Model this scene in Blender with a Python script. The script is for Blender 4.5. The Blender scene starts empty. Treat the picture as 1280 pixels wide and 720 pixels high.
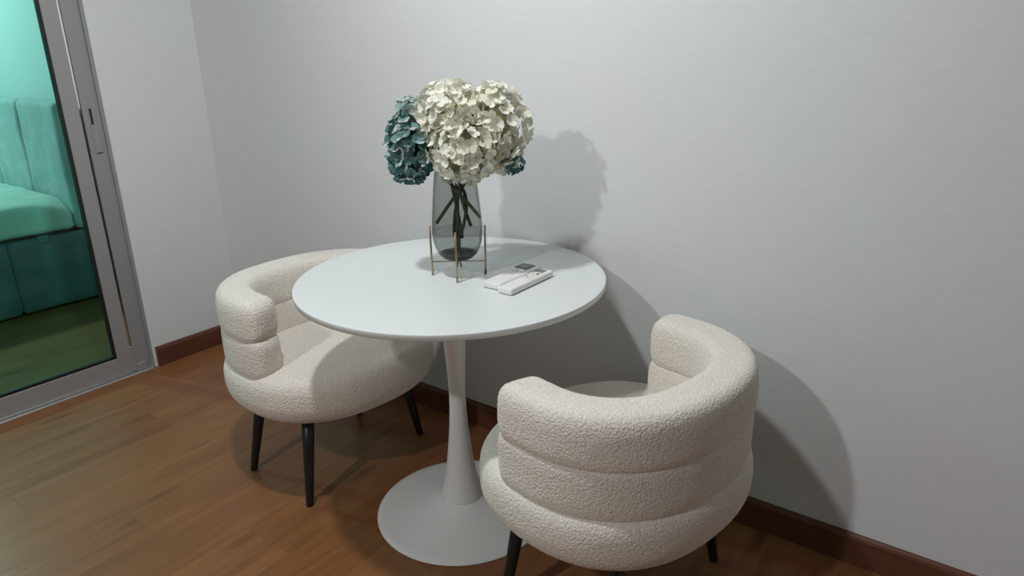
import bpy, bmesh, math, random
from mathutils import Vector, Matrix, noise
random.seed(7)
PI = math.pi
S = bpy.context.scene
COL = S.collection

# ------------------------------------------------------------------ camera
cam_data = bpy.data.cameras.new('camera')
cam = bpy.data.objects.new('camera', cam_data)
COL.objects.link(cam)
cam_data.sensor_width = 36.0
cam_data.lens = 36.0 * 877.8 / 1280.0
cam_data.clip_start = 0.02
_p, _r, _y = 0.3303, -0.0195, -0.643
_fw = Vector((math.sin(_y) * math.cos(_p), math.cos(_y) * math.cos(_p), -math.sin(_p)))
_rt = Vector((math.cos(_y), -math.sin(_y), 0))
_up = _rt.cross(_fw)
_rt2 = math.cos(_r) * _rt + math.sin(_r) * _up
_up2 = -math.sin(_r) * _rt + math.cos(_r) * _up
M = Matrix.Identity(4)
for i in range(3):
    M[i][0], M[i][1], M[i][2] = _rt2[i], _up2[i], -_fw[i]
M.translation = (3.0123, -1.777, 1.3273)
cam.matrix_world = M
S.camera = cam

# ------------------------------------------------------------------ world, lights, exposure
w = bpy.data.worlds.new('world')
S.world = w
w.use_nodes = True
w.node_tree.nodes['Background'].inputs[0].default_value = (0.75, 0.85, 0.9, 1)
w.node_tree.nodes['Background'].inputs[1].default_value = 0.02
S.view_settings.view_transform = 'Standard'
S.view_settings.look = 'None'
S.view_settings.gamma = 1.0
S.view_settings.use_curve_mapping = False
S.view_settings.exposure = 0.0


def lamp(name, loc, power, colour, radius=0.05, spread=150, blend=0.6):
    d = bpy.data.lights.new(name, 'SPOT')
    d.energy = power
    d.color = colour
    d.shadow_soft_size = radius
    d.spot_size = math.radians(spread)
    d.spot_blend = blend
    o = bpy.data.objects.new(name, d)
    o.location = loc
    COL.objects.link(o)
    return o


# two ceiling downlights of the living room (one over the table, one behind the camera) and one in the bedroom
lamp('ceiling_downlight_table', (1.81, -1.03, 2.42), 70, (0.97, 1.0, 1.0), 0.05, 172, 0.25)
lamp('ceiling_downlight_room', (1.75, -2.8, 2.42), 80, (0.97, 1.0, 1.0), 0.05, 170, 0.5)
lamp('bedroom_downlight', (-2.45, -1.2, 2.42), 125, (0.96, 1.0, 1.0), 0.09, 170, 0.5)

# ------------------------------------------------------------------ material helpers


def mat(name):
    m = bpy.data.materials.new(name)
    m.use_nodes = True
    nt = m.node_tree
    return m, nt, nt.nodes['Principled BSDF']


def N(nt, kind, **kw):
    n = nt.nodes.new(kind)
    for k, v in kw.items():
        if k.startswith('_'):
            setattr(n, k[1:], v)
        else:
            n.inputs[k].default_value = v
    return n


def simple(name, col, rough=0.5, metal=0.0, noise_amt=0.06, scale=40.0, bump=0.0, spec=0.5):
    """plain colour with a little procedural variation"""
    m, nt, b = mat(name)
    tc = N(nt, 'ShaderNodeTexCoord')
    nz = N(nt, 'ShaderNodeTexNoise', Scale=scale, Detail=4.0)
    nt.links.new(tc.outputs['Object'], nz.inputs['Vector'])
    r = N(nt, 'ShaderNodeMapRange')
    r.inputs['To Min'].default_value = 1 - noise_amt
    r.inputs['To Max'].default_value = 1 + noise_amt
    nt.links.new(nz.outputs['Fac'], r.inputs['Value'])
    mx = N(nt, 'ShaderNodeMix', _data_type='RGBA', _blend_type='MULTIPLY')
    mx.inputs['Factor'].default_value = 1
    mx.inputs[6].default_value = (*col, 1)
    nt.links.new(r.outputs['Result'], mx.inputs[7])
    nt.links.new(mx.outputs[2], b.inputs['Base Color'])
    b.inputs['Roughness'].default_value = rough
    b.inputs['Metallic'].default_value = metal
    b.inputs['Specular IOR Level'].default_value = spec
    if bump:
        bp = N(nt, 'ShaderNodeBump', Strength=bump, Distance=0.002)
        nt.links.new(nz.outputs['Fac'], bp.inputs['Height'])
        nt.links.new(bp.outputs['Normal'], b.inputs['Normal'])
    return m


def wallpaper_mat():
    m, nt, b = mat('wallpaper')
    tc = N(nt, 'ShaderNodeTexCoord')
    mp = N(nt, 'ShaderNodeMapping')
    mp.inputs['Scale'].default_value = (13, 13, 230)
    nz = N(nt, 'ShaderNodeTexNoise', Scale=1.0, Detail=3.0, Roughness=0.65)
    nt.links.new(tc.outputs['Object'], mp.inputs['Vector'])
    nt.links.new(mp.outputs['Vector'], nz.inputs['Vector'])
    big = N(nt, 'ShaderNodeTexNoise', Scale=1.3, Detail=2.0)
    nt.links.new(tc.outputs['Object'], big.inputs['Vector'])
    cr = N(nt, 'ShaderNodeValToRGB')
    cr.color_ramp.elements[0].position = 0.3
    cr.color_ramp.elements[0].color = (0.70, 0.715, 0.725, 1)
    cr.color_ramp.elements[1].position = 0.72
    cr.color_ramp.elements[1].color = (0.745, 0.76, 0.77, 1)
    nt.links.new(nz.outputs['Fac'], cr.inputs['Fac'])
    tint = N(nt, 'ShaderNodeValToRGB')
    tint.color_ramp.elements[0].position = 0.35
    tint.color_ramp.elements[0].color = (1.0, 0.985, 0.99, 1)
    tint.color_ramp.elements[1].position = 0.65
    tint.color_ramp.elements[1].color = (0.965, 1.0, 0.99, 1)
    nt.links.new(big.outputs['Fac'], tint.inputs['Fac'])
    mx = N(nt, 'ShaderNodeMix', _data_type='RGBA', _blend_type='MULTIPLY')
    mx.inputs['Factor'].default_value = 1
    nt.links.new(cr.outputs['Color'], mx.inputs[6])
    nt.links.new(tint.outputs['Color'], mx.inputs[7])
    nt.links.new(mx.outputs[2], b.inputs['Base Color'])
    b.inputs['Roughness'].default_value = 0.6
    b.inputs['Specular IOR Level'].default_value = 0.25
    bp = N(nt, 'ShaderNodeBump', Strength=0.15, Distance=0.0008)
    nt.links.new(nz.outputs['Fac'], bp.inputs['Height'])
    nt.links.new(bp.outputs['Normal'], b.inputs['Normal'])
    return m


def wood_mat(name, dark, light, rough, axis_y=True, sheen_spec=0.4, knots=True):
    m, nt, b = mat(name)
    tc = N(nt, 'ShaderNodeTexCoord')
    oi = N(nt, 'ShaderNodeObjectInfo')
    mul = N(nt, 'ShaderNodeVectorMath', _operation='SCALE')
    mul.inputs[0].default_value = (17.0, 31.0, 5.0)
    nt.links.new(oi.outputs['Random'], mul.inputs['Scale'])
    add = N(nt, 'ShaderNodeVectorMath', _operation='ADD')
    nt.links.new(tc.outputs['Object'], add.inputs[0])
    nt.links.new(mul.outputs['Vector'], add.inputs[1])
    # slow waviness of the grain
    mp0 = N(nt, 'ShaderNodeMapping')
    mp0.inputs['Scale'].default_value = (6, 1.6, 6) if axis_y else (1.6, 6, 6)
    wv = N(nt, 'ShaderNodeTexNoise', Scale=1.0, Detail=3.0)
    nt.links.new(add.outputs['Vector'], mp0.inputs['Vector'])
    nt.links.new(mp0.outputs['Vector'], wv.inputs['Vector'])
    mp = N(nt, 'ShaderNodeMapping')
    mp.inputs['Scale'].default_value = (70, 2.2, 70) if axis_y else (2.2, 70, 70)
    nt.links.new(add.outputs['Vector'], mp.inputs['Vector'])
    fine = N(nt, 'ShaderNodeTexNoise', Scale=1.0, Detail=5.0, Roughness=0.65, Distortion=0.6)
    nt.links.new(mp.outputs['Vector'], fine.inputs['Vector'])
    mp2 = N(nt, 'ShaderNodeMapping')
    mp2.inputs['Scale'].default_value = (16, 1.5, 16) if axis_y else (1.5, 16, 16)
    nt.links.new(add.outputs['Vector'], mp2.inputs['Vector'])
    mid = N(nt, 'ShaderNodeTexNoise', Scale=1.0, Detail=3.0, Roughness=0.6, Distortion=1.2)
    nt.links.new(mp2.outputs['Vector'], mid.inputs['Vector'])
    a1 = N(nt, 'ShaderNodeMath', _operation='MULTIPLY_ADD')
    a1.inputs[1].default_value = 0.30
    nt.links.new(fine.outputs['Fac'], a1.inputs[0])
    m2 = N(nt, 'ShaderNodeMath', _operation='MULTIPLY')
    m2.inputs[1].default_value = 0.45
    nt.links.new(mid.outputs['Fac'], m2.inputs[0])
    nt.links.new(m2.outputs[0], a1.inputs[2])
    a2 = N(nt, 'ShaderNodeMath', _operation='MULTIPLY_ADD')
    a2.inputs[1].default_value = 0.25
    nt.links.new(wv.outputs['Fac'], a2.inputs[0])
    nt.links.new(a1.outputs[0], a2.inputs[2])
    # plank to plank tone
    a3 = N(nt, 'ShaderNodeMath', _operation='MULTIPLY_ADD')
    a3.inputs[1].default_value = 0.045
    nt.links.new(oi.outputs['Random'], a3.inputs[0])
    nt.links.new(a2.outputs[0], a3.inputs[2])
    cr = N(nt, 'ShaderNodeValToRGB')
    cr.color_ramp.elements[0].position = 0.30
    cr.color_ramp.elements[0].color = (*dark, 1)
    cr.color_ramp.elements[1].position = 0.66
    cr.color_ramp.elements[1].color = (*light, 1)
    nt.links.new(a3.outputs[0], cr.inputs['Fac'])
    last = cr.outputs['Color']
    if knots:
        mp3 = N(nt, 'ShaderNodeMapping')
        mp3.inputs['Scale'].default_value = (9, 2.3, 9)
        nt.links.new(add.outputs['Vector'], mp3.inputs['Vector'])
        vo = N(nt, 'ShaderNodeTexVoronoi', Scale=1.0)
        nt.links.new(mp3.outputs['Vector'], vo.inputs['Vector'])
        mr = N(nt, 'ShaderNodeMapRange')
        mr.inputs['From Min'].default_value = 0.04
        mr.inputs['From Max'].default_value = 0.22
        mr.inputs['To Min'].default_value = 0.62
        mr.inputs['To Max'].default_value = 1.0
        nt.links.new(vo.outputs['Distance'], mr.inputs['Value'])
        mx = N(nt, 'ShaderNodeMix', _data_type='RGBA', _blend_type='MULTIPLY')
        mx.inputs['Factor'].default_value = 1
        nt.links.new(last, mx.inputs[6])
        nt.links.new(mr.outputs['Result'], mx.inputs[7])
        last = mx.outputs[2]
    nt.links.new(last, b.inputs['Base Color'])
    b.inputs['Roughness'].default_value = rough
    b.inputs['Specular IOR Level'].default_value = sheen_spec
    bp = N(nt, 'ShaderNodeBump', Strength=0.12, Distance=0.001)
    nt.links.new(fine.outputs['Fac'], bp.inputs['Height'])
    nt.links.new(bp.outputs['Normal'], b.inputs['Normal'])
    return m


def boucle_mat():
    m, nt, b = mat('cream_boucle')
    tc = N(nt, 'ShaderNodeTexCoord')
    vo = N(nt, 'ShaderNodeTexVoronoi', Scale=185.0, Randomness=1.0)
    nz = N(nt, 'ShaderNodeTexNoise', Scale=190.0, Detail=4.0, Roughness=0.62)
    nt.links.new(tc.outputs['Object'], nz.inputs['Vector'])
    nt.links.new(tc.outputs['Object'], vo.inputs['Vector'])
    sm = N(nt, 'ShaderNodeMath', _operation='SUBTRACT')
    nt.links.new(nz.outputs['Fac'], sm.inputs[0])
    mu = N(nt, 'ShaderNodeMath', _operation='MULTIPLY')
    mu.inputs[1].default_value = 0.8
    nt.links.new(vo.outputs['Distance'], mu.inputs[0])
    nt.links.new(mu.outputs[0], sm.inputs[1])
    cr = N(nt, 'ShaderNodeValToRGB')
    cr.color_ramp.elements[0].position = -0.0
    cr.color_ramp.elements[0].color = (0.76, 0.70, 0.635, 1)
    cr.color_ramp.elements[1].position = 0.45
    cr.color_ramp.elements[1].color = (0.93, 0.88, 0.82, 1)
    nt.links.new(sm.outputs[0], cr.inputs['Fac'])
    nt.links.new(cr.outputs['Color'], b.inputs['Base Color'])
    b.inputs['Roughness'].default_value = 0.95
    b.inputs['Specular IOR Level'].default_value = 0.1
    b.inputs['Sheen Weight'].default_value = 0.4
    b.inputs['Sheen Roughness'].default_value = 0.6
    bp = N(nt, 'ShaderNodeBump', Strength=0.55, Distance=0.004)
    nt.links.new(sm.outputs[0], bp.inputs['Height'])
    nt.links.new(bp.outputs['Normal'], b.inputs['Normal'])
    return m


def thin_glass(name, tint, ior=1.45, gloss=1.0, edge=None):
    """a sheet of tinted glass: coloured straight-through light plus a fresnel reflection"""
    m = bpy.data.materials.new(name)
    m.use_nodes = True
    nt = m.node_tree
    nt.nodes.clear()
    out = N(nt, 'ShaderNodeOutputMaterial')
    tr = N(nt, 'ShaderNodeBsdfTransparent')
    tr.inputs['Color'].default_value = (*tint, 1)
    if edge:                                  # longer way through the glass at a grazing angle
        lw = N(nt, 'ShaderNodeLayerWeight', Blend=0.5)
        rp = N(nt, 'ShaderNodeValToRGB')
        rp.color_ramp.elements[0].position = 0.45
        rp.color_ramp.elements[0].color = (*tint, 1)
        rp.color_ramp.elements[1].position = 1.0
        rp.color_ramp.elements[1].color = (*edge, 1)
        nt.links.new(lw.outputs['Facing'], rp.inputs['Fac'])
        nt.links.new(rp.outputs['Color'], tr.inputs['Color'])
    gl = N(nt, 'ShaderNodeBsdfGlossy', Roughness=0.01)
    gl.inputs['Color'].default_value = (gloss, gloss, gloss, 1)
    fr = N(nt, 'ShaderNodeFresnel', IOR=ior)
    ge = N(nt, 'ShaderNodeNewGeometry')
    inv = N(nt, 'ShaderNodeMath', _operation='SUBTRACT')
    inv.inputs[0].default_value = 1.0
    nt.links.new(ge.outputs['Backfacing'], inv.inputs[1])
    ff = N(nt, 'ShaderNodeMath', _operation='MULTIPLY')
    nt.links.new(fr.outputs[0], ff.inputs[0])
    nt.links.new(inv.outputs[0], ff.inputs[1])
    mx = N(nt, 'ShaderNodeMixShader')
    nt.links.new(ff.outputs[0], mx.inputs[0])
    nt.links.new(tr.outputs[0], mx.inputs[1])
    nt.links.new(gl.outputs[0], mx.inputs[2])
    nt.links.new(mx.outputs[0], out.inputs['Surface'])
    return m


def petal_mat(name, c0, c1, trans):
    m = bpy.data.materials.new(name)
    m.use_nodes = True
    nt = m.node_tree
    nt.nodes.clear()
    out = N(nt, 'ShaderNodeOutputMaterial')
    oi = N(nt, 'ShaderNodeObjectInfo')
    tc = N(nt, 'ShaderNodeTexCoord')
    nz = N(nt, 'ShaderNodeTexNoise', Scale=60.0, Detail=2.0)
    nt.links.new(tc.outputs['Object'], nz.inputs['Vector'])
    ad = N(nt, 'ShaderNodeMath', _operation='MULTIPLY_ADD')
    ad.inputs[1].default_value = 0.75
    nt.links.new(oi.outputs['Random'], ad.inputs[0])
    h = N(nt, 'ShaderNodeMath', _operation='MULTIPLY')
    h.inputs[1].default_value = 0.25
    nt.links.new(nz.outputs['Fac'], h.inputs[0])
    nt.links.new(h.outputs[0], ad.inputs[2])
    cr = N(nt, 'ShaderNodeValToRGB')
    cr.color_ramp.elements[0].color = (*c0, 1)
    cr.color_ramp.elements[1].color = (*c1, 1)
    nt.links.new(ad.outputs[0], cr.inputs['Fac'])
    df = N(nt, 'ShaderNodeBsdfDiffuse')
    tl = N(nt, 'ShaderNodeBsdfTranslucent')
    nt.links.new(cr.outputs['Color'], df.inputs['Color'])
    nt.links.new(cr.outputs['Color'], tl.inputs['Color'])
    mx = N(nt, 'ShaderNodeMixShader', Fac=trans)
    nt.links.new(df.outputs[0], mx.inputs[1])
    nt.links.new(tl.outputs[0], mx.inputs[2])
    gl = N(nt, 'ShaderNodeBsdfGlossy', Roughness=0.6)
    fr = N(nt, 'ShaderNodeFresnel', IOR=1.12)
    m2 = N(nt, 'ShaderNodeMixShader')
    nt.links.new(fr.outputs[0], m2.inputs[0])
    nt.links.new(mx.outputs[0], m2.inputs[1])
    nt.links.new(gl.outputs[0], m2.inputs[2])
    nt.links.new(m2.outputs[0], out.inputs['Surface'])
    return m


def velvet_mat(name, c0, c1):
    m, nt, b = mat(name)
    tc = N(nt, 'ShaderNodeTexCoord')
    nz = N(nt, 'ShaderNodeTexNoise', Scale=7.0, Detail=4.0, Distortion=0.8)
    nt.links.new(tc.outputs['Object'], nz.inputs['Vector'])
    cr = N(nt, 'ShaderNodeValToRGB')
    cr.color_ramp.elements[0].position = 0.3
    cr.color_ramp.elements[0].color = (*c0, 1)
    cr.color_ramp.elements[1].position = 0.7
    cr.color_ramp.elements[1].color = (*c1, 1)
    nt.links.new(nz.outputs['Fac'], cr.inputs['Fac'])
    nt.links.new(cr.outputs['Color'], b.inputs['Base Color'])
    b.inputs['Roughness'].default_value = 0.75
    b.inputs['Sheen Weight'].default_value = 0.3
    bp = N(nt, 'ShaderNodeBump', Strength=0.25, Distance=0.01)
    nt.links.new(nz.outputs['Fac'], bp.inputs['Height'])
    nt.links.new(bp.outputs['Normal'], b.inputs['Normal'])
    return m


MT = dict(
    wall=wallpaper_mat(),
    ceiling=simple('ceiling_paint', (0.60, 0.60, 0.60), 0.8, noise_amt=0.02, scale=3),
    far_wall=simple('grey_wall_paint', (0.38, 0.385, 0.39), 0.8, noise_amt=0.02, scale=3),
    bedroom_wall=simple('bedroom_paint', (0.66, 0.67, 0.68), 0.7, noise_amt=0.02, scale=3),
    floor=wood_mat('laminate_oak', (0.160, 0.060, 0.024), (0.295, 0.124, 0.047), 0.36),
    skirting_x=wood_mat('skirting_wood', (0.075, 0.026, 0.014), (0.155, 0.058, 0.032), 0.4, axis_y=False, knots=False),
    skirting_y=wood_mat('skirting_wood_side', (0.075, 0.026, 0.014), (0.155, 0.058, 0.032), 0.4, axis_y=True, knots=False),
    aluminium=simple('brushed_aluminium', (0.36, 0.355, 0.355), 0.42, 0.25, 0.04, 25),
    alu_dark=simple('aluminium_jamb', (0.33, 0.335, 0.34), 0.45, 0.25, 0.04, 25),
    threshold=simple('threshold_metal', (0.55, 0.54, 0.52), 0.35, 0.7, 0.05, 25),
    rubber=simple('black_gasket', (0.008, 0.010, 0.011), 0.5),
    screw=simple('screw_steel', (0.6, 0.6, 0.6), 0.25, 1.0),
    door_glass=thin_glass('teal_tinted_glass', (0.34, 0.90, 0.78), 1.4),
    boucle=boucle_mat(),
    black_leg=simple('black_painted_metal', (0.010, 0.011, 0.013), 0.38, 0.0, 0.1),
    table_top=simple('white_lacquer_top', (0.735, 0.76, 0.765), 0.33, 0.0, 0.01, 5),
    table_base=simple('white_lacquer_pedestal', (0.86, 0.865, 0.86), 0.36, 0.0, 0.02, 5),
    vase=thin_glass('smoky_grey_glass', (0.66, 0.67, 0.66), 1.35, 1.0, (0.22, 0.225, 0.22)),
    vase_foot=thin_glass('thick_smoky_glass', (0.28, 0.28, 0.275), 1.1),
    water=thin_glass('vase_water', (0.88, 0.90, 0.89), 1.15),
    gold=simple('rose_gold_wire', (0.46, 0.33, 0.22), 0.38, 1.0, 0.05),
    gold_foot=simple('dark_foot_cap', (0.10, 0.08, 0.05), 0.5, 0.3),
    stem=simple('green_stem', (0.070, 0.095, 0.045), 0.6, 0.0, 0.35, 60),
    leaf=simple('dark_leaf', (0.020, 0.060, 0.035), 0.5, 0.0, 0.3, 60),
    petal_white=petal_mat('cream_petal', (0.82, 0.80, 0.64), (0.92, 0.91, 0.82), 0.25),
    petal_teal=petal_mat('teal_petal', (0.05, 0.145, 0.145), (0.22, 0.37, 0.36), 0.25),
    petal_pale=petal_mat('pale_teal_petal', (0.26, 0.40, 0.38), (0.55, 0.66, 0.62), 0.3),
    floret_eye=simple('floret_eye', (0.35, 0.33, 0.18), 0.6),
    plastic=simple('white_plastic', (0.80, 0.80, 0.77), 0.35, 0.0, 0.01),
    plastic2=simple('grey_key', (0.50, 0.50, 0.48), 0.5),
    plastic_dark=simple('dark_key', (0.06, 0.065, 0.065), 0.4),
    plastic_orange=simple('orange_key', (0.60, 0.30, 0.14), 0.5),
    plastic_green=simple('green_key', (0.28, 0.42, 0.26), 0.5),
    screen_frame=simple('screen_bezel', (0.035, 0.04, 0.04), 0.3),
    screen=simple('lcd_screen', (0.19, 0.205, 0.19), 0.25, 0.0, 0.03),
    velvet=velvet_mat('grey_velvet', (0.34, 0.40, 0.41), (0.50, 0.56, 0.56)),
    velvet_shaded=velvet_mat('grey_velvet_shaded', (0.10, 0.125, 0.145), (0.14, 0.17, 0.185)),  # headboard velvet darkened: the shade on the bed base is put into the colour
    sheet=velvet_mat('pale_sheet', (0.62, 0.60, 0.56), (0.74, 0.72, 0.67)),
)

# ------------------------------------------------------------------ object helpers


def link(name, me, m=None, parent=None, smooth=False):
    o = bpy.data.objects.new(name, me)
    COL.objects.link(o)
    if m is not None and not me.materials:
        me.materials.append(m)
    if smooth:
        for p in me.polygons:
            p.use_smooth = True
    if parent is not None:
        o.parent = parent
    return o


def bm_obj(name, bm, m, parent=None, smooth=False):
    bmesh.ops.recalc_face_normals(bm, faces=bm.faces[:])
    me = bpy.data.meshes.new(name)
    bm.to_mesh(me)
    bm.free()
    return link(name, me, m, parent, smooth)


def pydata(name, v, f, m, parent=None, smooth=True):
    me = bpy.data.meshes.new(name)
    me.from_pydata(v, [], f)
    me.update()
    return link(name, me, m, parent, smooth)


def empty(name, loc=(0, 0, 0), rz=0.0):
    o = bpy.data.objects.new(name, None)
    o.empty_display_size = 0.05
    o.location = loc
    o.rotation_euler = (0, 0, rz)
    COL.objects.link(o)
    return o


def tag(o, label=None, cat=None, group=None, kind=None):
    if label:
        o['label'] = label
    if cat:
        o['category'] = cat
    if group:
        o['group'] = group
    if kind:
        o['kind'] = kind
    return o


def bx(bm, x0, x1, y0, y1, z0, z1, bev=0.0, seg=2):
    g = bmesh.ops.create_cube(bm, size=1)
    vs = g['verts']
    for v in vs:
        v.co = Vector(((x0 + x1) / 2 + v.co.x * (x1 - x0), (y0 + y1) / 2 + v.co.y * (y1 - y0), (z0 + z1) / 2 + v.co.z * (z1 - z0)))
    if bev > 0:
        es = list({e for v in vs for e in v.link_edges})
        bmesh.ops.bevel(bm, geom=es, offset=bev, segments=seg, affect='EDGES', profile=0.5)
    return bm


def box(name, x0, x1, y0, y1, z0, z1, m, parent=None, bev=0.0, seg=2):
    bm = bmesh.new()
    bx(bm, x0, x1, y0, y1, z0, z1, bev, seg)
    return bm_obj(name, bm, m, parent)


def lathe(name, prof, m, parent=None, seg=96, close=True):
    """revolve [(r, z)] about z"""
    v, f = [], []
    n = len(prof)
    ring = []
    for (r, z) in prof:
        if r < 1e-6:
            ring.append([len(v)])
            v.append((0, 0, z))
        else:
            ring.append(list(range(len(v), len(v) + seg)))
            for k in range(seg):
                a = 2 * PI * k / seg
                v.append((r * math.cos(a), r * math.sin(a), z))
    for i in range(n - 1):
        a, b = ring[i], ring[i + 1]
        for k in range(seg):
            k2 = (k + 1) % seg
            if len(a) == 1 and len(b) == 1:
                continue
            if len(a) == 1:
                f.append((a[0], b[k], b[k2]))
            elif len(b) == 1:
                f.append((a[k], b[0], a[k2]))
            else:
                f.append((a[k], b[k], b[k2], a[k2]))
    o = pydata(name, v, f, m, parent, True)
    bm = bmesh.new()
    bm.from_mesh(o.data)
    bmesh.ops.recalc_face_normals(bm, faces=bm.faces[:])
    bm.to_mesh(o.data)
    bm.free()
    return o


def tube(name, pts, radii, m, parent=None, seg=10, caps=True):
    pts = [Vector(p) for p in pts]
    if not isinstance(radii, (list, tuple)):
        radii = [radii] * len(pts)
    v, f = [], []
    ref = Vector((0.31, 0.17, 0.93))
    for i, p in enumerate(pts):
        t = (pts[min(i + 1, len(pts) - 1)] - pts[max(i - 1, 0)]).normalized()
        a = ref.cross(t)
        if a.length < 0.1:
            a = Vector((1, 0, 0)).cross(t)
        a.normalize()
        b = t.cross(a)
        for k in range(seg):
            an = 2 * PI * k / seg
            v.append(p + radii[i] * (math.cos(an) * a + math.sin(an) * b))
    for i in range(len(pts) - 1):
        for k in range(seg):
            k2 = (k + 1) % seg
            f.append((i * seg + k, i * seg + k2, (i + 1) * seg + k2, (i + 1) * seg + k))
    if caps:
        f.append(tuple(reversed(range(seg))))
        f.append(tuple(range((len(pts) - 1) * seg, len(pts) * seg)))
    return pydata(name, [tuple(x) for x in v], f, m, parent, True)


def bez(p0, p1, p2, n=10):
    p0, p1, p2 = Vector(p0), Vector(p1), Vector(p2)
    return [(1 - t) ** 2 * p0 + 2 * t * (1 - t) * p1 + t * t * p2 for t in [i / n for i in range(n + 1)]]


# ------------------------------------------------------------------ the setting
H = 2.5
XR, YF = 4.4, -4.6            # far ends of the living room behind the camera
XB, YB = -3.4, -3.2           # bedroom
JY = -0.436                   # door jamb edge
DY2 = -2.30                   # other end of the door opening
DH = 2.12

floor = empty('floor')
tag(floor, kind='structure')


def plank_field(x0, x1, y0, y1, wd=0.192, ln=1.25):
    cols = int(math.ceil((x1 - x0) / wd))
    meshes = {}
    for c in range(cols):
        xa = x0 + c * wd
        xb = min(xa + wd, x1)
        off = (c * 0.43) % 1.0 * ln
        y = y0 - off
        while y < y1:
            ya, yb = max(y, y0), min(y + ln, y1)
            y += ln
            if yb - ya < 0.02 or xb - xa < 0.01:
                continue
            key = (round(xb - xa, 4), round(yb - ya, 4))
            if key not in meshes:
                bm = bmesh.new()
                g = 0.00008
                bx(bm, -key[0] / 2 + g, key[0] / 2 - g, -key[1] / 2 + g, key[1] / 2 - g, -0.010, 0.0, 0.00035, 1)
                me = bpy.data.meshes.new('plank')
                bm.to_mesh(me)
                bm.free()
                me.materials.append(MT['floor'])
                meshes[key] = me
            o = link('plank', meshes[key], None, floor)
            o.location = ((xa + xb) / 2, (ya + yb) / 2, 0.0)


plank_field(-0.005, XR, YF, 0.0)
plank_field(XB, -0.115, YB, 0.0)
box('subfloor', XB - 0.1, XR + 0.1, YF - 0.1, 0.1, -0.06, -0.011, MT['rubber'], floor)

tag(box('ceiling', XB - 0.1, XR + 0.1, YF - 0.1, 0.1, H, H + 0.08, MT['ceiling']), kind='structure')
tag(box('wall_back', -0.05, XR + 0.1, 0.0, 0.1, -0.05, H, MT['wall']), kind='structure')
tag(box('wall_right', XR, XR + 0.1, YF, 0.0, -0.05, H, MT['far_wall']), kind='structure')
tag(box('wall_front', -0.05, XR + 0.1, YF - 0.1, YF, -0.05, H, MT['far_wall']), kind='structure')
bm = bmesh.new()
bx(bm, -0.11, 0.0, JY, 0.0, -0.05, H)
bx(bm, -0.11, 0.0, YF, DY2, -0.05, H)
bx(bm, -0.11, 0.0, DY2, JY, DH, H)
tag(bm_obj('wall_left', bm, MT['wall']), kind='structure')
bm = bmesh.new()
bx(bm, XB - 0.1, -0.05, 0.0, 0.1, -0.05, H)
tag(bm_obj('wall_bedroom_back', bm, MT['bedroom_wall']), kind='structure')
tag(box('wall_bedroom_left', XB - 0.1, XB, YB, 0.0, -0.05, H, MT['far_wall']), kind='structure')
tag(box('wall_bedroom_front', XB - 0.1, -0.11, YB - 0.1, YB, -0.05, H, MT['far_wall']), kind='structure')


def skirting(name, horizontal, a, b, m):
    """board 90 mm high, 14 mm thick, eased top edge"""
    t, h = 0.014, 0.0905
    prof = [(0, 0), (t, 0), (t, h - 0.012), (t - 0.003, h - 0.005), (t - 0.008, h), (0, h)]
    v, f = [], []
    for s in (a, b):
        for (d, z) in prof:
            v.append((s, -d, z) if horizontal else (d, s, z))
    n = len(prof)
    for i in range(n):
        f.append((i, (i + 1) % n, n + (i + 1) % n, n + i))
    f.append(tuple(range(n)))
    f.append(tuple(reversed(range(n, 2 * n))))
    bm = bmesh.new()
    vs = [bm.verts.new(c) for c in v]
    for q in f:
        bm.faces.new([vs[i] for i in q])
    return tag(bm_obj(name, bm, m), kind='structure')


skirting('baseboard_back', True, 0.0, XR, MT['skirting_x'])
skirting('baseboard_left', False, JY + 0.012, -0.014, MT['skirting_y'])

# ---- sliding glass door
jamb = empty('trim_1', (0, 0, 0))
tag(jamb, kind='structure')
# fixed jamb profile: a shallow channel between the wall edge and the door leaf
bm = bmesh.new()
bx(bm, -0.105, -0.004, JY - 0.012, JY, 0.0, DH, 0.0015, 1)              # lip next to the wall
bx(bm, -0.018, -0.014, -0.5120, JY - 0.012, 0.0, DH, 0.001, 1)          # channel face
bm_obj('jamb', bm, MT['alu_dark'], jamb)
box('jamb', -0.105, -0.004, DY2, DY2 + 0.05, 0, DH, MT['alu_dark'], jamb, 0.0015, 1)
box('head_rail', -0.105, -0.004, DY2 + 0.05, -0.5125, DH - 0.05, DH, MT['alu_dark'], jamb, 0.0015, 1)
box('threshold', -0.115, 0.012, DY2, JY - 0.012, -0.008, 0.006, MT['threshold'], jamb, 0.002, 1)
box('stopper', -0.014, 0.000, -0.512, -0.470, 0.006, 0.042, MT['alu_dark'], jamb, 0.002, 1)
# lock keep on the channel face
lk = box('lock_plate', -0.0145, -0.0115, -0.493, -0.466, 0.955, 1.135, MT['alu_dark'], jamb, 0.0012, 1)
box('lock_slot', -0.0120, -0.0108, -0.489, -0.480, 1.068, 1.130, MT['rubber'], lk)
box('lock_edge', -0.0120, -0.0108, -0.491, -0.468, 0.955, 0.9585, MT['rubber'], lk)


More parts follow.
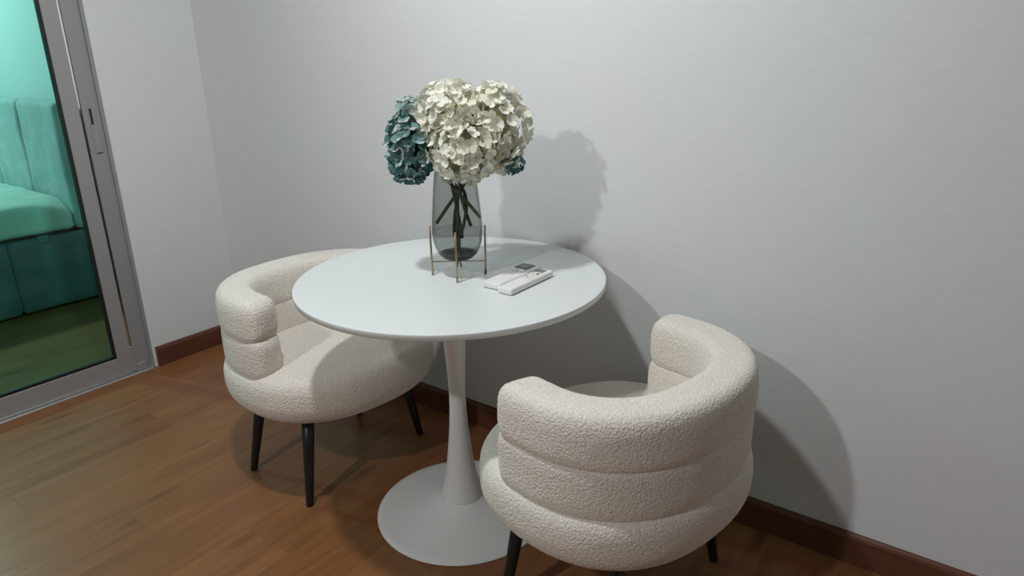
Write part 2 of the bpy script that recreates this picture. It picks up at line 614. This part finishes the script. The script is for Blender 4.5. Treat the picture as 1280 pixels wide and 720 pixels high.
def door_leaf(name, x, ya, yb, stile):
    """framed glass leaf; ya > yb"""
    d = empty(name, (0, 0, 0))
    tag(d, kind='structure')
    t = 0.017
    zr, zt = 0.092, DH - 0.055
    bm = bmesh.new()
    bx(bm, x - t, x, ya - stile, ya, 0.012, zt, 0.0018, 1)
    bm_obj('stile', bm, MT['aluminium'], d)
    box('stile', x - t, x, yb, yb + stile, 0.012, zt, MT['aluminium'], d, 0.0018, 1)
    box('bottom_rail', x - t, x, yb + stile, ya - stile, 0.012, zr, MT['aluminium'], d, 0.0018, 1)
    box('top_rail', x - t, x, yb + stile, ya - stile, zt - 0.07, zt, MT['aluminium'], d, 0.0018, 1)
    g = 0.012
    y0, y1, z0, z1 = yb + stile, ya - stile, zr, zt - 0.07
    bm = bmesh.new()
    bx(bm, x - 0.0165, x - 0.003, y1 - g, y1, z0, z1)
    bx(bm, x - 0.0165, x - 0.003, y0, y0 + g, z0, z1)
    bx(bm, x - 0.0165, x - 0.003, y0 + g, y1 - g, z0, z0 + g)
    bx(bm, x - 0.0165, x - 0.003, y0 + g, y1 - g, z1 - g, z1)
    bm_obj('gasket', bm, MT['rubber'], d)
    pane = pydata('glass_pane', [(x - 0.011, y0 + g * .5, z0 + g * .5), (x - 0.011, y1 - g * .5, z0 + g * .5), (x - 0.011, y1 - g * .5, z1 - g * .5), (x - 0.011, y0 + g * .5, z1 - g * .5)],
                  [(0, 1, 2, 3)], MT['door_glass'], d, False)
    return d


d1 = door_leaf('door_1', -0.008, -0.5245, -1.42, 0.058)
d2 = door_leaf('door_2', -0.058, -1.36, DY2 + 0.052, 0.058)
# black brush seal in the gap beside the leaf, ending in a small screw
box('brush_seal', -0.044, -0.036, -0.5040, -0.485, 0.10, DH - 0.06, MT['rubber'], d1)
box('seal_plug', -0.030, -0.0095, -0.5245, -0.5125, 0.012, 0.118, MT['aluminium'], d1)
bm = bmesh.new()
bmesh.ops.create_uvsphere(bm, u_segments=12, v_segments=8, radius=0.0042, matrix=Matrix.Translation((-0.010, -0.519, 0.121)))
bm_obj('screw', bm, MT['screw'], d1, True)

# ------------------------------------------------------------------ bedroom beyond the glass
bed = empty('bed', (-2.05, -0.9, 0))
tag(bed, 'grey velvet upholstered bed with panelled headboard seen behind the tinted glass door', 'bed')
BL, BR = -2.95, -1.20


def local(o, root):
    """put world-built geometry under a root that sits elsewhere"""
    o.matrix_parent_inverse = Matrix.Translation(root.location).inverted()
    return o


def soft_box(name, x0, x1, y0, y1, z0, z1, r, m, parent, nx=40, ny=40, nz=12, wob=0.0, seed=0.0, freq=6.0):
    """rounded box with evenly spread vertices, gently wrinkled by noise"""
    bm = bmesh.new()
    cx, cy, cz = (x0 + x1) / 2, (y0 + y1) / 2, (z0 + z1) / 2
    hx, hy, hz = (x1 - x0) / 2, (y1 - y0) / 2, (z1 - z0) / 2
    vm = {}

    def vert(i, j, k):
        key = (i, j, k)
        if key in vm:
            return vm[key]
        p = Vector((hx * (2 * i / nx - 1), hy * (2 * j / ny - 1), hz * (2 * k / nz - 1)))
        q = Vector((max(-hx + r, min(hx - r, p.x)), max(-hy + r, min(hy - r, p.y)), max(-hz + r, min(hz - r, p.z))))
        d = p - q
        if d.length > 1e-9:
            p = q + d.normalized() * min(r, max(abs(d.x), abs(d.y), abs(d.z)) if d.length > 0 else 0)
        p += Vector((cx, cy, cz))
        if wob:
            n = noise.noise_vector(p * freq + Vector((seed, seed, seed)))
            n2 = noise.noise_vector(p * freq * 2.3 + Vector((seed, 3, seed)))
            p += wob * (n + 0.5 * n2)
        v = bm.verts.new(p)
        vm[key] = v
        return v
    for (a, na, b, nb, c, nc) in (('x', nx, 'y', ny, 'z', nz), ('y', ny, 'z', nz, 'x', nx), ('z', nz, 'x', nx, 'y', ny)):
        for side in (0, nc):
            for i in range(na):
                for j in range(nb):
                    q = []
                    for (di, dj) in ((0, 0), (1, 0), (1, 1), (0, 1)):
                        d = {a: i + di, b: j + dj, c: side}
                        q.append(vert(d['x'], d['y'], d['z']))
                    bm.faces.new(q)
    return local(bm_obj(name, bm, m, parent, True), parent)


# base: two padded rail panels on the side facing the door, the rest behind
soft_box('base', BL, BR - 0.02, -2.15, -0.16, 0.02, 0.405, 0.02, MT['velvet_shaded'], bed, 20, 24, 8)
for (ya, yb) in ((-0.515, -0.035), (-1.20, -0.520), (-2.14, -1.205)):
    soft_box('side_panel', BR - 0.045, BR, ya, yb, 0.015, 0.404, 0.018, MT['velvet_shaded'], bed, 5, 18, 12, 0.003, 2.0)
tab = soft_box('pull_tab', BR - 0.004, BR + 0.006, -0.375, -0.318, 0.375, 0.418, 0.003, MT['velvet_shaded'], bed, 3, 6, 5)
# mattress with a fitted sheet, top dished down towards the edge
mt = soft_box('mattress', BL + 0.03, BR + 0.005, -2.12, -0.172, 0.422, 0.605, 0.035, MT['sheet'], bed, 90, 100, 14, 0.006, 5.0, 7.0)
for v in mt.data.vertices:
    hgt = max(0.0, (v.co.z - 0.43) / 0.175)
    kx = max(0.0, min(1.0, (v.co.x - (BR - 0.22)) / 0.22))
    ky = max(0.0, min(1.0, (v.co.y + 0.42) / 0.25))
    v.co.z -= hgt * (0.012 * kx * kx + 0.075 * kx * kx * ky * ky + 0.012 * ky)
    # pulled-fabric folds down the side
    if v.co.x > BR - 0.05:
        v.co.x += 0.004 * math.sin(v.co.y * 38 + v.co.z * 22) * (0.4 + 0.6 * noise.noise(v.co * 5))
# headboard: upholstered vertical panels with curved tops
seams = [BR, -1.70, -2.16, -2.62, BL]
for i in range(4):
    soft_box('headboard_panel', seams[i + 1] + 0.002, seams[i] - 0.002, -0.165, -0.03, 0.41, 1.10, 0.032, MT['velvet'], bed, 44, 12, 60, 0.006, 1.5 * i, 5.0)
soft_box('headboard_frame', BL + 0.02, BR - 0.03, -0.06, -0.012, 0.02, 1.07, 0.02, MT['velvet'], bed, 20, 4, 16)

# ------------------------------------------------------------------ pedestal table
TX, TY = 1.7965, -0.4262
table = empty('pedestal_table', (TX, TY, 0))
tag(table, 'round white tulip table with a trumpet pedestal, standing against the grey wall between two chairs', 'table')
ZT, R = 0.745, 0.415
lathe('tabletop', [(0, ZT - 0.022), (0.36, ZT - 0.022), (R - 0.010, ZT - 0.019), (R - 0.0015, ZT - 0.0155), (R, ZT - 0.0145), (R, ZT - 0.0011), (R - 0.0004, ZT - 0.0003), (R - 0.0012, ZT), (R - 0.01, ZT), (0, ZT)], MT['table_top'], table, 160)
lathe('column', [(0, 0.7235), (0.062, 0.7235), (0.060, 0.716), (0.050, 0.69), (0.042, 0.655), (0.036, 0.60), (0.0315, 0.555), (0.0272, 0.49), (0.0240, 0.42), (0.0236, 0.385), (0.0245, 0.34), (0.0275, 0.29),
                 (0.0325, 0.237), (0.0385, 0.18), (0.0465, 0.127), (0.054, 0.09), (0.0605, 0.062), (0.0615, 0.057), (0.0600, 0.055), (0, 0.055)], MT['table_base'], table, 72)
lathe('base', [(0, 0.0555), (0.0600, 0.0555), (0.0640, 0.0535), (0.075, 0.046), (0.100, 0.0355), (0.140, 0.0250), (0.190, 0.0155), (0.235, 0.0085), (0.2545, 0.0055), (0.2562, 0.0035), (0.2555, 0.0008), (0.250, 0.0), (0, 0.0)], MT['table_base'], table, 128)

# ------------------------------------------------------------------ barrel chairs


def foot(a, b, ang, n=2.35):
    c, s = math.cos(ang), math.sin(ang)
    return Vector((a * math.copysign(abs(c) ** (2 / n), c), b * math.copysign(abs(s) ** (2 / n), s), 0))


def fuzz(p, nrm, amp=0.0006):
    q = p * 105.0
    n1 = noise.noise(q * 1.7)
    n2 = noise.noise(p * 230.0 + Vector((9, 3, 5)))
    n3 = noise.noise(p * 9.0)
    return p + nrm * (amp * n1 + amp * 0.55 * n2 + 0.0013 * n3)


def displace(bm):
    bm.normal_update()
    cs = [fuzz(v.co.copy(), v.normal.copy()) for v in bm.verts]
    for v, c in zip(bm.verts, cs):
        v.co = c


CA, CB = 0.300, 0.330


def seat_bm():
    bm = bmesh.new()
    seg = 420
    # even angular distribution along the outline
    raw = [foot(CA, CB, 2 * PI * k / 4000) for k in range(4000)]
    cum = [0]
    for k in range(4000):
        cum.append(cum[-1] + (raw[(k + 1) % 4000] - raw[k]).length)
    tot = cum[-1]
    angs, j = [], 0
    for k in range(seg):
        t = tot * k / seg
        while cum[j + 1] < t:
            j += 1
        angs.append(2 * PI * (j + (t - cum[j]) / (cum[j + 1] - cum[j])) / 4000)
    prof = []                                    # (inset, z)
    z0, z1, zm = 0.275, 0.430, 0.360
    for i in range(14):                          # flat bottom towards edge
        prof.append((0.29 - (0.29 - 0.075) * i / 14, z0))
    nb = 22
    for i in range(nb + 1):
        t = PI / 2 * i / nb
        prof.append((0.075 * (1 - math.sin(t) ** (2 / 2.3)), zm - (zm - z0) * max(0.0, math.cos(t)) ** (2 / 2.3)))
    for i in range(1, nb + 1):
        t = PI / 2 * i / nb
        prof.append((0.052 * (1 - max(0.0, math.cos(t)) ** (2 / 2.8)), zm + (z1 - zm) * math.sin(t) ** (2 / 2.8)))
    for i in range(1, 50):
        k = i / 50
        prof.append((0.052 + (0.295 - 0.052) * k, z1 + 0.010 * math.sin(k * PI / 2)))
    rings = []
    for (ins, z) in prof:
        sc = 1.0
        a, b = max(CA - ins, 0.004), max(CB - ins * (CB / CA if ins > 0.1 else 1), 0.004)
        rings.append([bm.verts.new(foot(a, b, an) + Vector((0, 0, z))) for an in angs])
    for i in range(len(rings) - 1):
        for k in range(seg):
            k2 = (k + 1) % seg
            bm.faces.new((rings[i][k], rings[i][k2], rings[i + 1][k2], rings[i + 1][k]))
    bm.faces.new(list(reversed(rings[0])))
    bm.faces.new(rings[-1])
    bmesh.ops.recalc_face_normals(bm, faces=bm.faces[:])
    displace(bm)
    return bm


def roll_bm(zc, hh, hw, x_end, inset, dome=False):
    """one horseshoe roll of the back, swept round the rear of the seat"""
    a, b = CA - inset, CB - inset
    pts = []
    k0 = None
    for k in range(6001):
        an = -PI + 2 * PI * k / 6000 + PI          # 0..2pi starting at the front
        p = foot(a, b, an)
        if p.x <= x_end:
            pts.append(p)
    # arc length resample
    cum = [0]
    for i in range(1, len(pts)):
        cum.append(cum[-1] + (pts[i] - pts[i - 1]).length)
    L = cum[-1]
    er = 0.058
    stations = []
    d = 0.0
    ss = [er * (1 - math.cos(PI / 2 * i / 12)) for i in range(13)]
    n = int((L - 2 * er) / 0.0045)
    ss = ss + [er + (L - 2 * er) * i / n for i in range(1, n)] + [L - s for s in reversed(ss)]
    bm = bmesh.new()
    seg = 92
    rings = []
    j = 0
    for s in ss:
        while j < len(pts) - 2 and cum[j + 1] < s:
            j += 1
        t = (s - cum[j]) / max(1e-9, cum[j + 1] - cum[j])
        p = pts[j].lerp(pts[j + 1], min(1, max(0, t)))
        lo, hi = max(0, j - 30), min(len(pts) - 1, j + 31)
        tan = (pts[hi] - pts[lo]).normalized()
        nrm = Vector((tan.y, -tan.x, 0))
        e = min(s, L - s)
        u = min(1.0, e / er)
        sc = max(0.0, 1 - (1 - u) ** 2.7) ** (1 / 2.7)
        sc = max(sc, 0.02)
        ring = []
        for q in range(seg):
            an = 2 * PI * q / seg
            c, si = math.cos(an), math.sin(an)
            ex = 3.8
            x = math.copysign(abs(c) ** (2 / (ex * 1.15)), c)
            z = math.copysign(abs(si) ** (2 / ((ex * (1.25 if c > 0 else 1.0)) if (si < 0 or not dome) else 2.9)), si)
            wsc = 1 - (1 - sc) * 0.85
            ring.append(bm.verts.new(p + nrm * (hw * x * wsc if sc > 0.021 else hw * x * 0.10) + Vector((0, 0, zc + hh * z * (1 - (1 - sc) * 0.85) if sc > 0.021 else zc + hh * z * 0.1))))
        rings.append(ring)
    for i in range(len(rings) - 1):
        for q in range(seg):
            q2 = (q + 1) % seg
            bm.faces.new((rings[i][q], rings[i][q2], rings[i + 1][q2], rings[i + 1][q]))
    bm.faces.new(list(reversed(rings[0])))
    bm.faces.new(rings[-1])
    bmesh.ops.recalc_face_normals(bm, faces=bm.faces[:])
    displace(bm)
    return bm


chair = empty('barrel_chair', (1.250, -0.427, 0), math.radians(-5))
tag(chair, 'cream boucle barrel chair tucked under the left side of the table, facing right', 'chair', 'barrel chairs at the round table')
bm_obj('seat', seat_bm(), MT['boucle'], chair, True)
bm_obj('lower_back_roll', roll_bm(0.478, 0.073, 0.056, 0.090, 0.064), MT['boucle'], chair, True)
bm_obj('upper_back_roll', roll_bm(0.5885, 0.0675, 0.059, 0.086, 0.065, True), MT['boucle'], chair, True)
for (bxp, byp, txp, typ) in ((-0.144, -0.257, -0.115, -0.20), (0.172, -0.247, 0.148, -0.20), (0.113, 0.257, 0.095, 0.20), (-0.180, 0.205, -0.145, 0.165)):
    b0, t0 = Vector((bxp, byp, 0.0)), Vector((txp, typ, 0.30))
    pts = [b0, b0 + Vector((0, 0, 0.002)), b0.lerp(t0, 0.06), b0.lerp(t0, 0.5), t0]
    tube('leg', pts, [0.0095, 0.0115, 0.0122, 0.0162, 0.0195], MT['black_leg'], chair, 20)


def copy_tree(o, parent=None):
    c = o.copy()
    COL.objects.link(c)
    c.parent = parent
    for ch in list(o.children):
        copy_tree(ch, c)
    return c


chair2 = copy_tree(chair)
chair2.location = (2.313, -0.4335, 0)
chair2.rotation_euler = (0, 0, math.radians(169))
for ch in chair2.children:                     # this chair's front legs are set a little further forward
    if ch.name == 'leg.006':
        ch.location.x += 0.022
tag(chair2, 'cream boucle barrel chair with its rounded back to the viewer, right of the table', 'chair', 'barrel chairs at the round table')

# ------------------------------------------------------------------ vase on its wire stand
VX, VY = 1.806, -0.405
stand = empty('vase_stand', (VX, VY, ZT))
tag(stand, 'rose gold wire stand with four thin legs cradling the smoky vase', 'plant stand')
VA = math.radians(36.87)          # stand turned so that one leg points at the viewer
for k in range(4):
    an = VA + k * PI / 2 + PI
    c, s = math.cos(an), math.sin(an)
    lg = tube('leg', [(0.0715 * c, 0.0715 * s, 0.0), (0.0725 * c, 0.0725 * s, 0.04), (0.0735 * c, 0.0735 * s, 0.136), (0.0735 * c, 0.0735 * s, 0.1365)], [0.0028, 0.0027, 0.0027, 0.0020], MT['gold'], stand, 12)
    tube('foot_cap', [(0.0715 * c, 0.0715 * s, 0.0003), (0.0719 * c, 0.0719 * s, 0.012)], 0.0034, MT['gold_foot'] if k == 2 else MT['gold'], lg, 12)
for k in range(2):
    an = VA + k * PI / 2
    c, s = math.cos(an), math.sin(an)
    zz = 0.0375 + 0.0 * k
    tube('cross_bar', [(-0.072 * c, -0.072 * s, zz), (0.072 * c, 0.072 * s, zz)], 0.0017, MT['gold'], stand, 10)

vase = empty('vase', (VX, VY, ZT + 0.0395))
tag(vase, 'smoky grey glass bud-shaped vase holding water and flower stems', 'vase')
vp = [(0.0, 0.0), (0.016, 0.0008), (0.030, 0.0048), (0.043, 0.0125), (0.053, 0.024), (0.0605, 0.040), (0.0652, 0.058), (0.0672, 0.078), (0.0668, 0.100), (0.0648, 0.130), (0.0620, 0.160), (0.0582, 0.200), (0.0545, 0.232), (0.0515, 0.256), (0.0505, 0.270)]
lathe('body', vp, MT['vase'], vase, 72)
lathe('rim', [(0.0505, 0.2695), (0.0512, 0.2712), (0.0500, 0.2722), (0.0488, 0.2712), (0.0495, 0.2695), (0.0505, 0.2695)], MT['vase'], vase, 72)
lathe('foot', [(0.0, 0.0010), (0.015, 0.0016), (0.029, 0.0054), (0.042, 0.0131), (0.0505, 0.0225), (0.042, 0.0190), (0.025, 0.0150), (0.0, 0.0140)], MT['vase_foot'], vase, 64)
wl = [(0.0, 0.0022)] + [(r - 0.0016, z + 0.0016) for (r, z) in vp[1:8]] + [(0.0654, 0.086), (0.0640, 0.0852), (0.0, 0.0848)]
lathe('water', wl, MT['water'], vase, 64)

# ------------------------------------------------------------------ hydrangeas
RT3, FW3 = Vector((0.8, 0.6, 0)), Vector((-0.6, 0.8, 0))


def vp3(rx, dz, dep=0.0):
    """point by offset right of and behind the vase axis (directions of the stand's legs) and height above the floor"""
    return Vector((VX, VY, 0)) + RT3 * rx + FW3 * dep + Vector((0, 0, dz))


def floret_mesh(name, m, ln, wd, cup, seed):
    rnd = random.Random(seed)
    v, f = [], []
    for k in range(4):
        a = k * PI / 2 + rnd.uniform(-0.12, 0.12)
        l, wdt, cu = ln * rnd.uniform(0.9, 1.1), wd * rnd.uniform(0.9, 1.12), cup * rnd.uniform(0.5, 1.4)
        b0 = len(v)
        us = [0.06, 0.35, 0.62, 0.86, 1.0]
        ws = [0.16, 0.74, 1.0, 0.80, 0.34]
        tw = rnd.uniform(-0.3, 0.3)
        for u, ww in zip(us, ws):
            for t in (-1, 0, 1):
                x = l * u
                y = wdt / 2 * ww * t
                z = cu * l * (u ** 1.7) * 0.55 + 0.16 * wdt * abs(t) * ww - 0.10 * l * max(0, u - 0.75) * 4 * (1 if k % 2 else 0.3) + tw * y
                v.append((x * math.cos(a) - y * math.sin(a), x * math.sin(a) + y * math.cos(a), z + 0.0006 * (k % 2)))
        for i in range(4):
            for j in range(2):
                q = b0 + i * 3 + j
                f.append((q, q + 1, q + 4, q + 3))
    me = bpy.data.meshes.new(name)
    me.from_pydata(v, [], f)
    me.materials.append(m)
    for p in me.polygons:
        p.use_smooth = True
    return me


WHITE = [floret_mesh('floret', MT['petal_white'], 0.0160, 0.0180, c, i) for i, c in enumerate((0.35, 0.6, 0.85, 1.1))]
PALE = [floret_mesh('floret', MT['petal_pale'], 0.0165, 0.0185, c, 20 + i) for i, c in enumerate((0.3, 0.5, 0.8, 1.0))]
TEAL = [floret_mesh('floret', MT['petal_teal'], 0.0165, 0.0195, c, 10 + i) for i, c in enumerate((0.3, 0.5, 0.8, 1.0))]


def hydrangea(label, centre, radii, count, meshes, stem_pts, seed, scale=1.0, skip=None):
    rnd = random.Random(seed)
    root = empty('hydrangea_stem', stem_pts[-1])
    inv = -Vector(stem_pts[-1])
    tag(root, label, 'flower', 'hydrangeas in the smoky vase')
    c = Vector(centre)
    o = tube('stem', [Vector(p) + inv for p in stem_pts], 0.0046, MT['stem'], root, 8)
    # green heart of the head: a domed cluster the florets grow from
    bm = bmesh.new()
    bmesh.ops.create_icosphere(bm, subdivisions=3, radius=1.0)
    for v in bm.verts:
        k = 0.66 + 0.10 * noise.noise(v.co * 3 + Vector((seed, 0, 0)))
        v.co = Vector((v.co.x * radii[0] * k, v.co.y * radii[1] * k, v.co.z * radii[2] * k)) + c + inv
    bm_obj('flower_heart', bm, MT['leaf'] if meshes is TEAL else MT['floret_eye'], root, True)
    ga = PI * (3 - math.sqrt(5))
    for i in range(count):
        z = 1 - 2 * (i + 0.5) / count
        r = math.sqrt(max(0, 1 - z * z))
        an = i * ga + seed
        d = Vector((r * math.cos(an), r * math.sin(an), z))
        d = (d + Vector((rnd.gauss(0, .07), rnd.gauss(0, .07), rnd.gauss(0, .07)))).normalized()
        k = rnd.uniform(0.84, 1.06)
        p = c + Vector((d.x * radii[0], d.y * radii[1], d.z * radii[2])) * k
        if skip and skip(p):
            continue
        nn = (d + Vector((rnd.gauss(0, .38), rnd.gauss(0, .38), rnd.gauss(0, .38)))).normalized()
        q = nn.to_track_quat('Z', 'Y')
        q = q @ Matrix.Rotation(rnd.uniform(0, 2 * PI), 3, 'Z').to_quaternion()
        fo = link('floret', meshes[rnd.randrange(4)], None, root)
        fo.rotation_mode = 'QUATERNION'
        fo.rotation_quaternion = q
        fo.location = p + inv
        s = scale * rnd.uniform(0.82, 1.15)
        fo.scale = (s, s, s)
    return root


def stem(head, neck, mid, end):
    h, n_, m_, e = Vector(head), Vector(neck), Vector(mid), Vector(end)
    return bez(h, (h * 0.35 + n_ * 0.65) + Vector((0, 0, 0.02)), n_, 6)[:-1] + bez(n_, m_, e, 8)


hydrangea('cream white hydrangea at the top left of the bouquet', vp3(0.000, 1.165, 0.0), (0.090, 0.090, 0.082), 215, WHITE,
          stem(vp3(0.0, 1.14), vp3(0.004, 0.985, 0.0), vp3(0.004, 0.93, 0.01), vp3(-0.002, 0.815, 0.01)), 1)
hydrangea('cream white hydrangea on the right side of the bouquet', vp3(0.103, 1.133, -0.005), (0.089, 0.088, 0.102), 225, WHITE,
          stem(vp3(0.10, 1.10), vp3(0.022, 0.99, 0.006), vp3(-0.010, 0.95, 0.02), vp3(-0.055, 0.888, 0.0)), 2)
hydrangea('cream white hydrangea hanging low over the front of the vase rim', vp3(0.030, 1.088, -0.055), (0.086, 0.082, 0.076), 200, WHITE,
          stem(vp3(0.03, 1.06, -0.04), vp3(0.012, 0.98, -0.014), vp3(0.02, 0.93, -0.01), vp3(0.036, 0.878, 0.01)), 3)
hydrangea('teal green hydrangea on the left side of the bouquet', vp3(-0.108, 1.088, -0.005), (0.056, 0.056, 0.088), 110, TEAL,
          stem(vp3(-0.10, 1.06), vp3(-0.006, 0.988, -0.006), vp3(0.03, 0.95, -0.02), vp3(0.062, 0.905, -0.01)), 4)
hydrangea('cream white hydrangea half hidden in the middle of the bouquet', vp3(0.070, 1.135, 0.010), (0.075, 0.070, 0.068), 130, WHITE,
          stem(vp3(0.07, 1.12, 0.08), vp3(0.008, 0.99, 0.016), vp3(0.05, 0.95, 0.0), vp3(0.000, 0.838, -0.018)), 5)
hydrangea('pale blue green hydrangea at the upper left edge of the bouquet, behind the teal one', vp3(-0.098, 1.160, 0.025), (0.046, 0.046, 0.046), 62, PALE,
          stem(vp3(-0.09, 1.14, 0.02), vp3(-0.010, 0.99, 0.004), vp3(0.0, 0.95, 0.0), vp3(0.012, 0.846, 0.004)), 7)
hydrangea('small teal green hydrangea peeping out at the lower right of the bouquet', vp3(0.149, 1.046, -0.005), (0.025, 0.025, 0.024), 20, TEAL,
          stem(vp3(0.145, 1.040, -0.01), vp3(0.02, 0.99, 0.014), vp3(-0.008, 0.94, 0.012), vp3(-0.010, 0.850, 0.015)), 6, 0.8)

# ------------------------------------------------------------------ two remote controls


def remote(x0, x1, y0, y1, z1, label):
    r = empty('remote_control', ((x0 + x1) / 2, (y0 + y1) / 2, ZT))
    tag(r, label, 'remote control', 'remote controls on the table')
    hx, hy = (x1 - x0) / 2, (y1 - y0) / 2
    bm = bmesh.new()
    bx(bm, -hx, hx, -hy, hy, 0.0012, z1, 0.0042, 3)
    bm_obj('body', bm, MT['plastic'], r, False)
    return r, hx, hy


def key(r, name, cx, cy, sx, sy, z, m, h=0.0012, bev=0.0004):
    return box(name, cx - sx / 2, cx + sx / 2, cy - sy / 2, cy + sy / 2, z - 0.0005, z + h, m, r, bev, 1)


Z1 = 0.0175
ra, hx, hy = remote(1.9275, 1.9835, -0.456, -0.264, Z1, 'white air conditioner remote with a black framed screen, left of the two')
fr = key(ra, 'screen_frame', -0.0085 + 0.0, hy - 0.030, 0.043, 0.042, Z1, MT['screen_frame'])
fr2 = key(fr, 'screen', -0.0085, hy - 0.030, 0.031, 0.029, Z1 + 0.0012, MT['screen'], 0.0004, 0.0)
key(ra, 'slide_cover', 0.0, -hy + 0.060, 0.046, 0.098, Z1, MT['plastic'], 0.0009)
for i, (kx, ky) in enumerate(((-0.014, 0.018), (0.0, 0.018), (0.014, 0.018), (-0.014, 0.034), (0.014, 0.034))):
    key(ra, 'button', kx, ky, 0.008, 0.005, Z1, MT['plastic2'])

rb_, hx, hy = remote(1.9870, 2.0315, -0.4705, -0.2815, Z1, 'white air conditioner remote with a grey screen and small buttons, right of the two')
key(rb_, 'screen', -0.006, hy - 0.0225, 0.031, 0.027, Z1, MT['screen'], 0.0006)
key(rb_, 'power_button', 0.006, hy - 0.050, 0.0095, 0.007, Z1, MT['plastic_dark'])
key(rb_, 'button', -0.009, hy - 0.050, 0.008, 0.005, Z1, MT['plastic2'])
for (kx, ky, mm) in ((-0.012, 0.030, 'plastic2'), (0.0, 0.030, 'plastic_orange'), (0.012, 0.030, 'plastic2'), (-0.012, 0.018, 'plastic_dark'), (0.0, 0.018, 'plastic2'), (0.012, 0.018, 'plastic2'),
                     (-0.012, 0.004, 'plastic2'), (0.0, 0.004, 'plastic_green'), (0.012, 0.004, 'plastic2')):
    key(rb_, 'button', kx, ky, 0.0065, 0.0042, Z1, MT[mm], 0.0008, 0.0003)

# dark leaves of the low front hydrangea, pushed down inside the neck of the vase


def leaf(parent, a, b, wd, side):
    a, b = Vector(a), Vector(b)
    d = b - a
    s = d.cross(Vector(side)).normalized()
    n = s.cross(d).normalized()
    v, f = [], []
    for i, (u, ww) in enumerate(((0, 0.12), (0.2, 0.62), (0.45, 1.0), (0.7, 0.8), (0.9, 0.35), (1.0, 0.04))):
        for t in (-1, 0, 1):
            v.append(tuple(a + d * u + s * (wd / 2 * ww * t) + n * (0.006 * math.sin(u * PI) + 0.003 * abs(t) * ww)))
    for i in range(5):
        for j in range(2):
            q = i * 3 + j
            f.append((q, q + 1, q + 4, q + 3))
    o = pydata('leaf', v, f, MT['leaf'], parent)
    o.matrix_parent_inverse = Matrix.Translation(parent.location).inverted()
    return o


front = [o for o in COL.objects if o.name == 'hydrangea_stem.002'][0]
leaf(front, vp3(0.010, 0.985, -0.012), vp3(0.044, 1.050, 0.010), 0.040, RT3)
leaf(front, vp3(0.008, 0.968, -0.012), vp3(0.038, 1.035, -0.010), 0.034, RT3)
leaf(front, vp3(0.004, 0.975, -0.008), vp3(-0.020, 1.035, -0.006), 0.022, RT3)
leaf(front, vp3(0.006, 0.962, -0.010), vp3(0.014, 1.020, -0.024), 0.022, RT3)
